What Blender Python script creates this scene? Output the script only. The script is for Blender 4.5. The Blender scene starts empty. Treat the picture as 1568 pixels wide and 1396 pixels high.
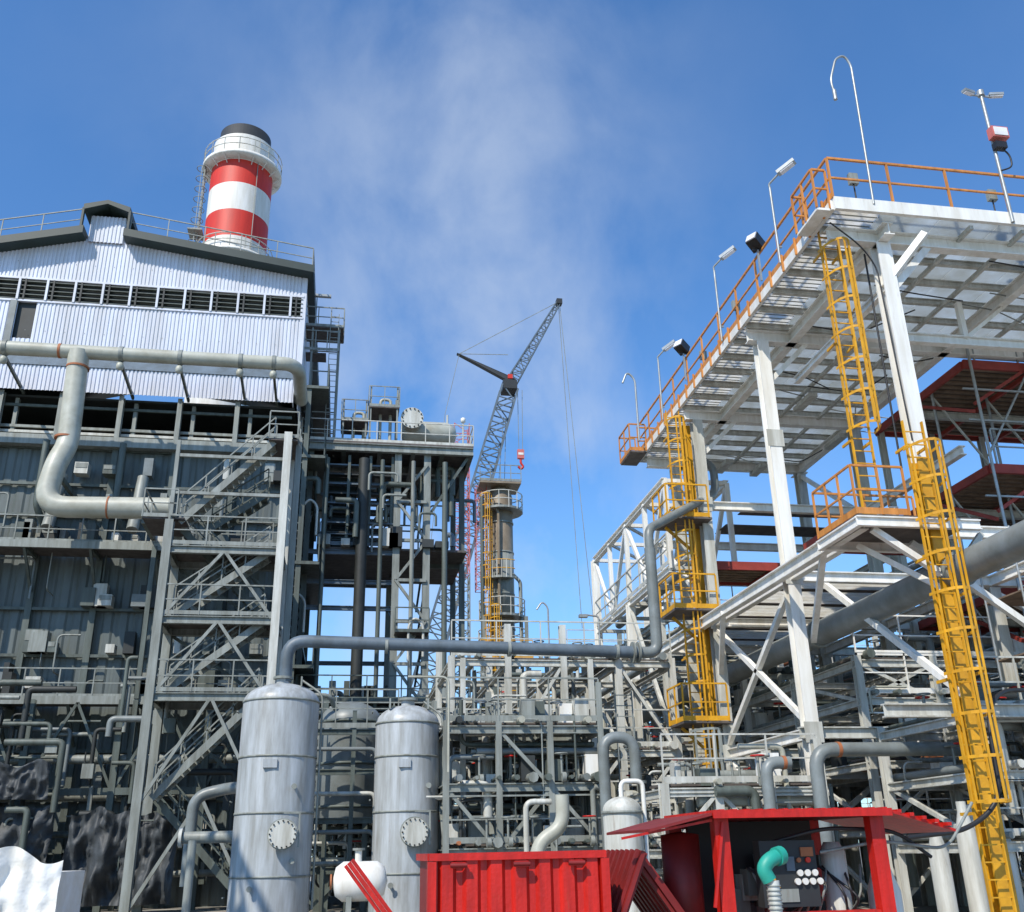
import bpy, math, random
from mathutils import Matrix, Vector, noise
random.seed(7)
V=Vector
sc=bpy.context.scene
# ---------------------------------------------------------------- materials
def mat(name,col,rough=.6,metal=0.,noise=.25,scale=1.5,col2=None,bump=.0,streak=False,transl=0.,rust=0.):
    m=bpy.data.materials.new(name); m.use_nodes=True; nt=m.node_tree; N=nt.nodes; L=nt.links
    b=N['Principled BSDF']; b.inputs['Roughness'].default_value=rough; b.inputs['Metallic'].default_value=metal
    tc=N.new('ShaderNodeTexCoord'); mp=N.new('ShaderNodeMapping'); L.new(tc.outputs['Object'],mp.inputs[0])
    if streak: mp.inputs['Scale'].default_value=(3,3,.35)
    n=N.new('ShaderNodeTexNoise'); n.inputs['Scale'].default_value=scale; n.inputs['Detail'].default_value=8; n.inputs['Roughness'].default_value=.65
    L.new(mp.outputs[0],n.inputs['Vector'])
    r=N.new('ShaderNodeValToRGB'); r.color_ramp.elements[0].position=.35; r.color_ramp.elements[1].position=.68
    c2=col2 or tuple(c*(1-noise) for c in col)
    if col2 is None: c2=(c2[0],c2[1]*.96,c2[2]*.88)
    r.color_ramp.elements[0].color=(*c2,1); r.color_ramp.elements[1].color=(*col,1)
    L.new(n.outputs['Fac'],r.inputs[0]); out=r.outputs[0]
    if rust:
        n3=N.new('ShaderNodeTexNoise'); n3.inputs['Scale'].default_value=2.3; n3.inputs['Detail'].default_value=10; n3.inputs['Roughness'].default_value=.75
        L.new(mp.outputs[0],n3.inputs['Vector'])
        r3=N.new('ShaderNodeValToRGB'); r3.color_ramp.elements[0].position=.60; r3.color_ramp.elements[1].position=.72
        r3.color_ramp.elements[0].color=(0,0,0,1); r3.color_ramp.elements[1].color=(rust,rust,rust,1)
        L.new(n3.outputs['Fac'],r3.inputs[0])
        mr=N.new('ShaderNodeMixRGB'); L.new(r3.outputs[0],mr.inputs[0]); L.new(out,mr.inputs[1]); mr.inputs[2].default_value=(.16,.085,.045,1); out=mr.outputs[0]
    L.new(out,b.inputs['Base Color'])
    if bump:
        n2=N.new('ShaderNodeTexNoise'); n2.inputs['Scale'].default_value=scale*6; n2.inputs['Detail'].default_value=5
        L.new(tc.outputs['Object'],n2.inputs['Vector'])
        bp=N.new('ShaderNodeBump'); bp.inputs['Strength'].default_value=bump; bp.inputs['Distance'].default_value=.05
        L.new(n2.outputs['Fac'],bp.inputs['Height']); L.new(bp.outputs[0],b.inputs['Normal'])
    if transl:
        t=N.new('ShaderNodeBsdfTranslucent'); L.new(out,t.inputs[0])
        mx=N.new('ShaderNodeMixShader'); mx.inputs[0].default_value=transl
        L.new(b.outputs[0],mx.inputs[1]); L.new(t.outputs[0],mx.inputs[2]); L.new(mx.outputs[0],N['Material Output'].inputs[0])
    return m
WHITE=mat('white_paint',(.84,.83,.79),.45,noise=.22,scale=1.2,streak=True,rust=.4)
OFFW=mat('offwhite_steel',(.60,.60,.55),.5,noise=.4,scale=1.5,streak=True,rust=.5)
GREY=mat('grey_steel',(.29,.31,.285),.5,noise=.45,scale=1.5,streak=True,rust=.4)
GREEN=mat('greygreen_steel',(.115,.138,.122),.55,noise=.5,scale=1.3,streak=True,rust=.3)
DARK=mat('dark_steel',(.03,.034,.032),.6,noise=.5,scale=1)
DKWALL=mat('dark_cladding',(.125,.148,.143),.5,noise=.45,scale=.7,streak=True,rust=.2)
CLAD=mat('light_cladding',(.66,.69,.78),.42,noise=.22,scale=.6,streak=True,rust=.14)
FASC=mat('dark_green_fascia',(.02,.036,.03),.5)
BLUEST=mat('blue_grey_steel',(.13,.17,.21),.5,noise=.4)
PIPE=mat('beige_pipe',(.46,.46,.39),.45,noise=.3,scale=1.2,rust=.25)
PIPEG=mat('grey_pipe',(.21,.235,.235),.42,noise=.35,scale=1.5,rust=.2)
VESS=mat('vessel_grey',(.46,.49,.51),.42,noise=.42,scale=1.6,streak=True,rust=.35)
YEL=mat('yellow_paint',(.74,.37,.012),.5,noise=.35,scale=2,rust=.35)
ORG=mat('orange_rail',(.66,.27,.06),.5,noise=.4,scale=2,streak=True,rust=.4)
REDP=mat('red_paint',(.60,.014,.006),.45,noise=.4,scale=2.5,bump=.15,streak=True,rust=.4)
REDD=mat('dark_shaded_red',(.24,.012,.010),.55,noise=.4,scale=2,rust=.3)  # darker copy of the red; also carries painted shade on the skip flaps
REDST=mat('red_oxide_steel',(.36,.05,.035),.6,noise=.4,rust=.4)
CRED=mat('chimney_red',(.64,.03,.010),.55,noise=.25,scale=.8,streak=True)
CWH=mat('chimney_white',(.78,.76,.71),.55,noise=.25,scale=.8,streak=True,rust=.15)
SOOT=mat('soot_black',(.025,.028,.03),.6)
TAN=mat('tan_insulation',(.30,.235,.16),.5,noise=.45,scale=1,rust=.3)
RUST=mat('rust_orange',(.38,.13,.05),.7)
DECK=mat('underside_deck',(.76,.81,.84),.6,noise=.2,scale=1,transl=.62,rust=.2)  # translucency added so light comes through and brightens the underside
DECKL=mat('translucent_grating',(.88,.88,.86),.6,noise=.12,scale=3,transl=.8)  # made translucent so the outer strip looks bright from below
GRT=mat('grating_dark',(.13,.11,.10),.7,noise=.5,scale=3)
PLK=mat('brown_planks',(.27,.19,.13),.7,noise=.5,scale=2)
PINK=mat('pink_red_mast',(.6,.16,.14),.6)
TEAL=mat('teal_rubber',(.02,.33,.25),.5)
GAUGE=mat('gauge_white',(.75,.75,.72),.3)
BLACK=mat('black_rubber',(.02,.02,.022),.5)
TARP=mat('white_tarp',(.84,.84,.82),.75,noise=.15,scale=2,bump=.3,transl=.1)
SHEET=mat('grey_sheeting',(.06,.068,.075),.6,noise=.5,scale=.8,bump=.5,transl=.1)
GALV=mat('galvanised',(.42,.44,.44),.4,.4,noise=.3,scale=3)
CONC=mat('concrete_ground',(.38,.36,.32),.85,noise=.35,scale=.25,bump=.2)
LENS=mat('lamp_glass',(.85,.85,.9),.15)
# ---------------------------------------------------------------- builder
class MB:
    def __init__(s,name,parent=None):
        s.n=name; s.p=parent; s.v=[]; s.f=[]; s.mi=[]; s.sm=[]; s.ms=[]; s.dz=0
    def _m(s,m):
        if m not in s.ms: s.ms.append(m)
        return s.ms.index(m)
    def add(s,vs,fs,m,smooth=False):
        o=len(s.v); s.v+= [(x[0],x[1],x[2]+s.dz) for x in vs]; i=s._m(m)
        for f in fs: s.f.append([k+o for k in f]); s.mi.append(i); s.sm.append(smooth)
    def box(s,a0,a1,b0,b1,z0,z1,m):
        vs=[(a0,b0,z0),(a1,b0,z0),(a1,b1,z0),(a0,b1,z0),(a0,b0,z1),(a1,b0,z1),(a1,b1,z1),(a0,b1,z1)]
        s.add(vs,[(0,3,2,1),(4,5,6,7),(0,1,5,4),(1,2,6,5),(2,3,7,6),(3,0,4,7)],m)
    def beam(s,p,q,w,h,m,off=(0,0)):
        p=V(p);q=V(q);d=q-p
        if d.length<1e-5: return
        d.normalize(); up=V((0,0,1)) if abs(d.z)<.95 else V((0,1,0))
        sd=d.cross(up).normalized(); up=sd.cross(d).normalized()
        c=sd*off[0]+up*off[1]; x=sd*w/2; y=up*h/2
        vs=[p+c-x-y,p+c+x-y,p+c+x+y,p+c-x+y,q+c-x-y,q+c+x-y,q+c+x+y,q+c-x+y]
        s.add(vs,[(0,1,2,3),(7,6,5,4),(4,5,1,0),(5,6,2,1),(6,7,3,2),(7,4,0,3)],m)
    def ib(s,p,q,w,h,m,t=.03):
        s.beam(p,q,w,t,m,(0,h/2-t/2)); s.beam(p,q,w,t,m,(0,-h/2+t/2)); s.beam(p,q,t,h-2*t-.004,m)
    def tube(s,pts,r,m,n=10,fil=0,caps=True):
        pts=[V(p) for p in pts]
        if fil and len(pts)>2:
            o=[pts[0]]
            for i in range(1,len(pts)-1):
                A,B,C=pts[i-1],pts[i],pts[i+1]; u=(A-B);w=(C-B)
                fr=min(fil,u.length*.49,w.length*.49); u=u.normalized()*fr; w=w.normalized()*fr
                for k in range(7):
                    t=k/6; o.append((B+u)*(1-t)**2+B*2*t*(1-t)+(B+w)*t*t)
            o.append(pts[-1]); pts=o
        vs=[];fs=[];N=None
        for i,p in enumerate(pts):
            d=(pts[min(i+1,len(pts)-1)]-pts[max(i-1,0)]).normalized()
            if N is None: N=d.orthogonal().normalized()
            N=(N-d*N.dot(d)).normalized(); Bn=d.cross(N)
            for k in range(n):
                a=2*math.pi*k/n; vs.append(p+(N*math.cos(a)+Bn*math.sin(a))*r)
        for i in range(len(pts)-1):
            for k in range(n): fs.append((i*n+k,i*n+(k+1)%n,(i+1)*n+(k+1)%n,(i+1)*n+k))
        s.add(vs,fs,m,True)
        if caps:
            s.add(vs[:n],[tuple(range(n))[::-1]],m); s.add(vs[-n:],[tuple(range(n))],m)
    def rev(s,c,prof,m,n=28,axis='z'):
        vs=[];fs=[]
        for r,h in prof:
            for k in range(n):
                a=2*math.pi*k/n; x,y=r*math.cos(a),r*math.sin(a)
                if axis=='z': vs.append((c[0]+x,c[1]+y,c[2]+h))
                elif axis=='y': vs.append((c[0]+x,c[1]+h,c[2]-y))
                else: vs.append((c[0]+h,c[1]+x,c[2]+y))
        for i in range(len(prof)-1):
            for k in range(n): fs.append((i*n+k,i*n+(k+1)%n,(i+1)*n+(k+1)%n,(i+1)*n+k))
        s.add(vs,fs,m,True)
    def disc(s,c,r,m,axis='z',n=24,t=.05):
        s.rev(c,[(0.001,0),(r,0)],m,n,axis); s.rev(c,[(r,0),(r,t)],m,n,axis); s.rev(c,[(r,t),(0.001,t)],m,n,axis)
    def ring(s,c,r,rt,m,n=28,a0=0,a1=360,k=4):
        pts=[(c[0]+r*math.cos(math.radians(a0+(a1-a0)*i/n)),c[1]+r*math.sin(math.radians(a0+(a1-a0)*i/n)),c[2]) for i in range(n+1)]
        s.tube(pts,rt,m,k,0,False)
    def rail(s,pts,m,h=1.1,sp=1.5,w=.05,toe=True,mids=1):
        for i in range(len(pts)-1):
            p=V(pts[i]);q=V(pts[i+1]);L=(q-p).length; n=max(1,round(L/sp)); z=V((0,0,1)); e=.002*i
            if i: p=p+(q-p).normalized()*w*.55
            s.beam(p+z*(h+e),q+z*(h+e),w,w,m)
            for k in range(mids): s.beam(p+z*h*(k+1)/(mids+1),q+z*h*(k+1)/(mids+1),w*.8,w*.8,m)
            if toe: s.beam(p+z*.08,q+z*.08,.015,.14,m)
            for k in range(1 if i else 0,n+1):
                x=p.lerp(q,k/n); s.beam(x,x+z*(h-w/2-.003),w*.94,w*.94,m)
    def ladder(s,a,b,z0,z1,m,cage=True,w=.5,face=-1,dr=.38):
        for x in (a-w/2,a+w/2): s.beam((x,b,z0),(x,b,z1),.03,.07,m)
        z=z0+.25
        while z<z1: s.beam((a-w/2,b,z),(a+w/2,b,z),.025,.025,m); z+=.3
        if cage:
            z=z0+2.2; hs=[]
            while z<=z1+.01: hs.append(z); z+=.8
            def arc(z): return [(a-dr*math.cos(math.pi*i/8)*1.0,b+face*(.02+dr*2*math.sin(math.pi*i/8)),z) for i in range(9)]
            for z in hs:
                A=arc(z)
                for i in range(8): s.beam(A[i],A[i+1],.012,.06,m)
            if len(hs)>1:
                A=arc(hs[0]);B=arc(hs[-1])
                for i in (1,3,4,5,7): s.beam(A[i],B[i],.05,.012,m)
    def lattice(s,p,q,w,n,m,t=.08,w2=None,tb=.05):
        p=V(p);q=V(q);d=(q-p).normalized(); up=V((0,1,0)); sd=d.cross(up).normalized(); up=sd.cross(d)
        w2=w2 or w
        def C(t_,i): 
            ww=w+(w2-w)*t_; return p.lerp(q,t_)+sd*(ww/2*(1,-1,-1,1)[i])+up*(ww/2*(1,1,-1,-1)[i])
        for i in range(4): s.beam(C(0,i),C(1,i),t,t,m)
        for k in range(n):
            for i in range(4):
                j=(i+1)%4; s.beam(C(k/n,i),C((k+1)/n,j) ,tb,tb,m) if k%2 else s.beam(C(k/n,j),C((k+1)/n,i),tb,tb,m)
                s.beam(C(k/n,i),C(k/n,j),tb,tb,m)
    def stair(s,p,q,m,width=.8,rail=True,mr=None):
        p=V(p);q=V(q); n=max(3,int(abs(q.z-p.z)/.2)); W=V((0,width/2,0)); mr=mr or m
        for sg in (-1,1): s.beam(p+W*sg,q+W*sg,.04,.25,m)
        for k in range(n):
            c=p.lerp(q,(k+.5)/n); s.box(c.x-.13,c.x+.13,c.y-width/2+.03,c.y+width/2-.03,c.z-.02,c.z+.02,m)
        if rail:
            for sg in (-1,1):
                for h in (.55,1.05): s.beam(p+W*sg+V((0,0,h)),q+W*sg+V((0,0,h)),.045,.045,mr)
                for k in range(5):
                    c=p.lerp(q,k/4)+W*sg; s.beam(c,c+V((0,0,1.02)),.045,.045,mr)
    def corr(s,a0,a1,b,z0,z1,m,pitch=.17,dep=.04,lim=None):
        n=max(1,int((a1-a0)/pitch)); vs=[];fs=[]; pr=[(0,0),(.2,0),(.35,1),(.8,1),(.95,0)]
        xs=[]
        for k in range(n):
            for t,h in pr: xs.append((a0+(k+t)*(a1-a0)/n,b-h*dep))
        xs.append((a1,b))
        for x,y in xs:
            l,h=(z0,z1) if lim is None else lim(x)
            vs+= [(x,y,l),(x,y,h)]
        for i in range(len(xs)-1): fs.append((2*i,2*i+2,2*i+3,2*i+1))
        s.add(vs,fs,m)
    def corrb(s,b0,b1,a,z0,z1,m,pitch=.3,dep=.05):
        n=max(1,int((b1-b0)/pitch)); vs=[];fs=[]
        xs=[]
        for k in range(n):
            for t,h in [(0,0),(.2,0),(.35,1),(.8,1),(.95,0)]: xs.append((a+h*dep,b0+(k+t)*(b1-b0)/n))
        xs.append((a,b1))
        for x,y in xs: vs+=[(x,y,z0),(x,y,z1)]
        for i in range(len(xs)-1): fs.append((2*i,2*i+2,2*i+3,2*i+1))
        s.add(vs,fs,m)
    def done(s,bevel=0):
        me=bpy.data.meshes.new(s.n); me.from_pydata(s.v,[],s.f)
        for m in s.ms: me.materials.append(m)
        me.polygons.foreach_set('material_index',s.mi); me.polygons.foreach_set('use_smooth',s.sm); me.update()
        o=bpy.data.objects.new(s.n,me); sc.collection.objects.link(o)
        if s.p: o.parent=s.p
        return o
def empty(n):
    o=bpy.data.objects.new(n,None); sc.collection.objects.link(o); return o
def drape(mb,a0,a1,b,z0,z1,m,amp=.18,seed=0,nx=60,nz=24):
    vs=[];fs=[]
    for j in range(nz+1):
        for i in range(nx+1):
            x=a0+(a1-a0)*i/nx; z=z0+(z1-z0)*j/nz
            d=noise.noise(V((x*1.6+seed,z*.7,seed)))*amp+noise.noise(V((x*5,z*1.5+seed,1)))*amp*.5+abs(noise.noise(V((x*2.5-z*1.5,z*2.2+x,seed))))*amp*.6
            vs.append((x,b+d,z+noise.noise(V((x*1.3,seed,3)))*.45*(j/nz)))
    for j in range(nz):
        for i in range(nx): fs.append((j*(nx+1)+i,j*(nx+1)+i+1,(j+1)*(nx+1)+i+1,(j+1)*(nx+1)+i))
    mb.add(vs,fs,m,True)
# ---------------------------------------------------------------- ground
g=MB('ground'); g.add([(-900,-300,0),(900,-300,0),(900,1500,0),(-900,1500,0)],[(0,1,2,3)],CONC); g.done()
# ---------------------------------------------------------------- boiler house
BH=empty('boiler_house')
def rooftop(a):
    if a<-13.1: return 29.1-(-13.1-a)*.27
    if a<-11.1: return 29.1
    return 29.1-(a+11.1)*.145
w=MB('upper_walls',BH)
B=42.
w.corr(-27,-2.7,B,26.7,29,CLAD,lim=lambda a:(26.72,rooftop(a)) if rooftop(a)>26.8 else (26.72,26.73))
w.corr(-27,-15.45,B,22.2,25.55,CLAD); w.corr(-14.65,-2.7,B,22.2,25.55,CLAD)
w.corr(-15.45,-14.65,B,22.2,23.6,CLAD,); 
w.box(-15.5,-14.6,B+.1,B+1.2,23.55,25.5,DARK)
w.box(-15.75,-15.47,B-.12,B-.06,23.3,25.5,PIPEG)
w.corr(-27,-2.9,B-.5,20.85,22.05,CLAD)
w.add([(-27,B-.58,22.05),(-2.88,B-.58,22.05),(-2.88,B+.0,22.95),(-27,B+.0,22.95)],[(0,1,2,3)],BLUEST)
w.box(-2.9,-2.86,B-.55,B,20.85,22.05,CLAD)
w.corrb(B,58,-2.7,20.8,27.8,CLAD,.17,.04)
w.box(-2.83,-2.6,B-.06,B+.12,22.2,27.8,CLAD)
for z in (24.0,27.6): 
    for a in [(-26+i*.85) for i in range(27)]: w.box(a,a+.03,B-.055,B-.042,z,z+.03,GREY)
w.done()
lv=MB('louvre_band',BH)
lv.box(-27,-2.75,B+.08,B+.2,25.5,26.75,DARK)
for i in range(5):
    z=25.62+i*.23; lv.beam((-27,B-.02,z),(-2.75,B-.02,z),.14,.035,GREEN)
lv.box(-27,-2.7,B-.09,B+.07,26.66,26.76,CLAD); lv.box(-27,-2.7,B-.09,B+.07,25.48,25.57,CLAD)
a=-26.5
while a<-3: lv.box(a-.05,a+.05,B-.13,B+.06,25.57,26.66,CLAD); lv.box(a+.22,a+.3,B-.11,B+.06,25.57,26.66,DARK); a+=1.22
lv.done()
rf=MB('roof',BH)
for (x0,x1) in [(-27,-13.0),(-11.2,-2.3)]:
    z0=rooftop(x0);z1=rooftop(x1); b0,b1=B-.75,58.5
    rf.add([(x0,b0,z0-.12),(x1,b0,z1-.12),(x1,b1,z1-.12),(x0,b1,z0-.12),(x0,b0,z0+.28),(x1,b0,z1+.28),(x1,b1,z1+.28),(x0,b1,z0+.28)],
          [(0,3,2,1),(4,5,6,7),(0,1,5,4),(1,2,6,5),(3,0,4,7)],FASC)
rf.corr(-12.9,-11.3,B-.1,28.9,30.35,CLAD)
rf.box(-12.92,-11.28,B,56,29.0,30.3,CLAD)
for sg in (-1,1):
    x1=-12.1+sg*1.05
    rf.add([(-12.1,B-.7,30.7),(x1,B-.7,30.3),(x1,57,30.3),(-12.1,57,30.7),(-12.1,B-.7,30.92),(x1,B-.7,30.6),(x1,57,30.6),(-12.1,57,30.92)],[(0,1,2,3),(4,5,6,7),(0,1,5,4),(1,2,6,5),(3,0,4,7)],FASC)
    rf.beam((x1,B-.6,30.4),(x1,B-.6,29.3),.1,.2,FASC)
rf.rail([(-27,B-.4,rooftop(-27)+.28),(-13.2,B-.4,rooftop(-13.2)+.28)],GREY,h=1.15,sp=1.9,toe=False,w=.045)
rf.rail([(-11,B-.4,rooftop(-11)+.28),(-2.4,B-.4,rooftop(-2.4)+.28),(-2.4,57,rooftop(-2.4)+.28)],GREY,h=1.15,sp=1.9,toe=False,w=.045)
rf.done()
op=MB('open_storey',BH)
op.box(-27,-2.9,46,46.2,18.6,20.8,DARK); op.box(-27,-2.8,42.0,58,18.3,18.75,GREEN); op.box(-27,-2.8,B,58,20.72,20.82,DARK)
op.box(-27,-2.8,41.55,41.95,18.35,18.8,GREY)
a=-25.3
while a<-3:
    op.ib((a,41.8,18.8),(a,41.8,20.85),.2,.3,GREY); op.ib((a+.55,42.2,18.75),(a+.55,42.2,20.7),.16,.2,GREY)
    op.box(a+1.2,a+1.9,44,44.8,18.75,19.9,GREEN); a+=2.5
for z,m in ((19.05,OFFW),(19.3,GREY),(20.3,GREEN)): op.box(-27,-2.9,42.05,42.15,z,z+.12,m)
op.done()
lw=MB('lower_walls',BH)
lw.corr(-27,-2.8,B+.15,0,18.4,DKWALL,pitch=.6,dep=.05)
lw.corrb(B+.15,58,-2.8,0,18.4,DKWALL,.4,.06)
lw.box(-27,-2.8,57.9,58,0,28,DKWALL)
a=-25.3
while a<-3:
    lw.ib((a,B-.02,0),(a,B-.02,18.35),.25,.26,GREEN); a+=2.5
for z in (2.0,3.8,5.6,9.3,11.2,15.2,16.6): lw.box(-27,-2.85,B-.12,B+.02,z,z+.12,GREEN)
r=random.Random(3)
for i in range(85):
    a=r.uniform(-20,-3.4); z=r.choice([0.8,2.4,4.2,8,9.4,11.3,14,15.4,17]); wd=r.uniform(.2,.7); h=r.uniform(.3,1.0)
    m=r.choice([GREY,GREEN,GREY,GREEN,DARK,PIPEG,OFFW]) ; bb=r.random()*.3; lw.box(a,a+wd,B-.45-bb,B-.13,z,z+h,m)
    if r.random()<.4: lw.box(a+.04,a+wd-.04,B-.47-bb,B-.455-bb,z+h*.5,z+h-.04,GREY)
for i in range(34):
    a=r.uniform(-20,-3.4); z=r.uniform(1,15); z2=min(18.2,z+r.uniform(.8,2.6)); bb=B-.3-r.random()*.7
    P=[(a,bb,z),(a,bb,z2)]
    if r.random()<.6: P.append((a+r.choice([-1,1])*r.uniform(.4,1.6),bb,z2))
    if r.random()<.4: P.insert(0,(a,B,z))
    lw.tube(P,r.choice([.025,.03,.04,.05,.09]),r.choice([GREY,GREY,GREEN,PIPEG]),8,.25)
for a in (-17.6,-12.9,-9.8): lw.tube([(a,41,18.3),(a,41,15.4),(a+.3,41.6,14.6)],.14,GREEN,10,.3)
for a in (-16.2,-12.2,-8.9): lw.tube([(a,41.4,16.9),(a,41.0,15.2),(a,40.6,14.3)],.24,GREY,12,.3)
lw.done()
sd=MB('side_louvres',BH)
for bb in (42.4,45,48,51): sd.ib((-2.2,bb,0),(-2.2,bb,22),.22,.22,GREEN)
z=1.
while z<22:
    sd.beam((-2.25,42.3,z),(-2.25,51,z),.3,.06,DARK if int(z*2)%3 else GREEN); z+=.36
for z in (5,9,13.5,18.5,22): sd.box(-2.7,-1.3,42.2,51,z,z+.14,GREEN); sd.rail([(-1.35,42.2,z+.14),(-1.35,51,z+.14)],GREEN,toe=False)
sd.done()
gl=MB('galleries',BH)
for z,a1 in ((13.45,-3.2),(7.35,-3.2)):
    gl.box(-27,a1,40.1,41.85,z,z+.08,GRT); gl.beam((-27,40.05,z),(a1,40.05,z),.1,.3,GREY)
    gl.rail([(-27,40.1,z+.1),(a1,40.1,z+.1)],GREY,sp=1.25)
    a=-25.3
    while a<-3:
        gl.beam((a,40.1,z-.05),(a,41.8,z-.05),.12,.2,GREEN); gl.beam((a,40.15,z-.1),(a,41.85,z-1.5),.1,.1,GREEN)
        if int(a)%4==1: gl.beam((a,40.0,z-7.3 if z<8 else 7.4),(a,40.0,z),.18,.18,GREEN)
        a+=2.5
for i in range(34):
    a=r.uniform(-20,-4); z=r.choice([13.53,7.43]); h=r.uniform(.3,1.1); gl.box(a,a+r.uniform(.2,.6),40.5,41.1,z,z+h,r.choice([OFFW,GREY,GREY,DARK,GREEN,WHITE,RUST]))
gl.done()
bs=MB('base_pipework',BH)
for z in (1.2,2.6,3.9,5.2): bs.tube([(-22,40.6-z*.1,z),(-2.0,40.6-z*.1,z)],.12+.05*(z>3),r.choice([GREEN,GREEN,GREY]),8)
a=-21
while a<-3:
    bs.ib((a,39.6,0),(a,39.6,7.3),.24,.24,GREEN); bs.beam((a,39.6,4),(a+1.6,39.6,7.2),.1,.1,GREEN); bs.beam((a+3.2,39.6,4),(a+1.6,39.6,7.2),.1,.1,GREEN); a+=3.2
bs.box(-22,-3,39.5,39.7,3.9,4.15,GREEN)
for i in range(70):
    a=r.uniform(-16,-3.5); z=r.uniform(.3,6.5); bb=r.uniform(37.5,40.5); L=r.uniform(.6,2.5)
    P=[(a,bb,z),(a,bb,z+L)]
    if r.random()<.8: P.append((a+r.uniform(-2,2),bb,z+L))
    bs.tube(P,r.choice([.03,.05,.08,.12]),r.choice([GREEN,GREY,DARK,PIPEG]),7,.2)
    if i%3==0: bs.box(a,a+.4,bb-.3,bb,z,z+.5,r.choice([DARK,GREEN,GREY]))
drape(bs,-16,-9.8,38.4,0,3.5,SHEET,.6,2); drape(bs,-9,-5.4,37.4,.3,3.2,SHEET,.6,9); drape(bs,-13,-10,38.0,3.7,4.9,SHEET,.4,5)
bs.done()
# ---------------------------------------------------------------- large pipe
lp=MB('large_steam_pipe')
lp.tube([(-27,39,21.55),(-2.9,39,21.55),(-2.55,39.6,21.55),(-2.55,42.2,21.3)],.30,PIPE,20,.5)
lp.tube([(-11.6,39,21.55),(-11.45,39,17.3),(-11.65,38.6,16.4),(-11.85,38.4,14.45),(-7.0,38.2,14.5)],.42,PIPE,24,1.0,False)
lp.rev((-7.05,38.2,14.5),[(.42,0),(.52,0),(.52,.1),(.40,.1),(.36,-.5),(.02,-.6)],GREY,24,'x')
for a in (-14.5,-9.9,-7.5,-5.0,-3.6):
    lp.tube([(a-.08,39,21.55),(a+.08,39,21.55)],.34,GREY,18); lp.beam((a,39,21.2),(a,42,20.9),.1,.14,GREEN); lp.rev((a,39,21.0),[(.02,-.2),(.13,-.15),(.16,.0),(.13,.12),(.02,.2)],PIPE,12)
for z in (20.8,17.6): lp.tube([(-11.55,39,z-.04),(-11.55,39,z+.04)],.46,RUST,20)
lp.tube([(-9.4,38.3,14.48),(-9.34,38.3,14.48)],.445,RUST,20)
lp.tube([(-12.4,39,21.55),(-12.3,39,21.55)],.32,RUST,18)
lp.beam((-11.6,38.5,16),(-11.6,41.8,16),.15,.2,GREEN); lp.beam((-8,38.2,13.95),(-8,41.8,13.95),.15,.2,GREEN)
lp.done()
# ---------------------------------------------------------------- stair tower
st=MB('stair_tower')
for a in (-2.55,-6.6):
    for bb in (36,38.2):
        st.ib((a,bb,0),(a,bb,17.0 if a>-3 else 13.3),.3,.34,OFFW if a>-3 else GREY,.04)
st.ib((-2.15,36.5,0),(-2.15,36.5,17.0),.22,.25,GREY)
for z in (6.9,9.6,12.2,):
    for bb in (36,38.2): st.ib((-6.6,bb,z),(-2.55,bb,z),.2,.28,GREY)
    for a in (-6.6,-2.55): st.ib((a,36,z+.004),(a,38.2,z+.004),.2,.27,GREY)
    st.box(-6.5,-2.6,36.2,38.1,z+.12,z+.17,GRT); st.rail([(-6.6,35.9,z+.17),(-2.5,35.9,z+.17)],GREY,sp=1.3)
for (z0,z1) in ((0.2,3.5),(3.5,6.8),(7,9.5),(9.7,12.1)):
    st.beam((-6.5,35.95,z0),(-4.6,35.95,z1),.11,.11,GREY); st.beam((-2.7,35.95,z0),(-4.5,35.95,z1),.11,.11,GREY)
    st.beam((-6.5,38.25,z1),(-2.7,38.25,z0),.11,.11,GREEN)
    st.stair((-6.2,36.6,z0+.1),(-3.0,36.6,z1+.1),GREY,.8) if int(z0)%2 else st.stair((-3.0,37.5,z0+.1),(-6.2,37.5,z1+.1),GREEN,.8)
st.stair((-6.3,36.6,13.3),(-3.1,36.6,16.7),GREY,.8); st.stair((-3.1,37.5,10),(-6.3,37.5,13.3),GREEN,.8)
st.stair((-3.3,37.6,14.9),(-5.3,37.6,13.4),GREEN,.8)
st.box(-7.6,-6.1,36,38.2,13.35,13.42,GRT); st.rail([(-6.4,35.95,13.4),(-7.6,35.95,13.4),(-7.6,38.2,13.4)],GREY,sp=.8)
st.box(-3.3,-2.2,36,38.2,16.7,16.78,GRT); st.rail([(-3.3,35.95,16.8),(-2.2,35.95,16.8),(-2.2,38.2,16.8)],GREY,sp=.8)
for z in (14.4,15.9): st.beam((-6.6,36,z),(-2.5,36,z),.1,.12,GREY)
st.beam((-6.6,36,13.3),(-6.6,36,16.5),.14,.14,GREY)
st.done()
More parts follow.
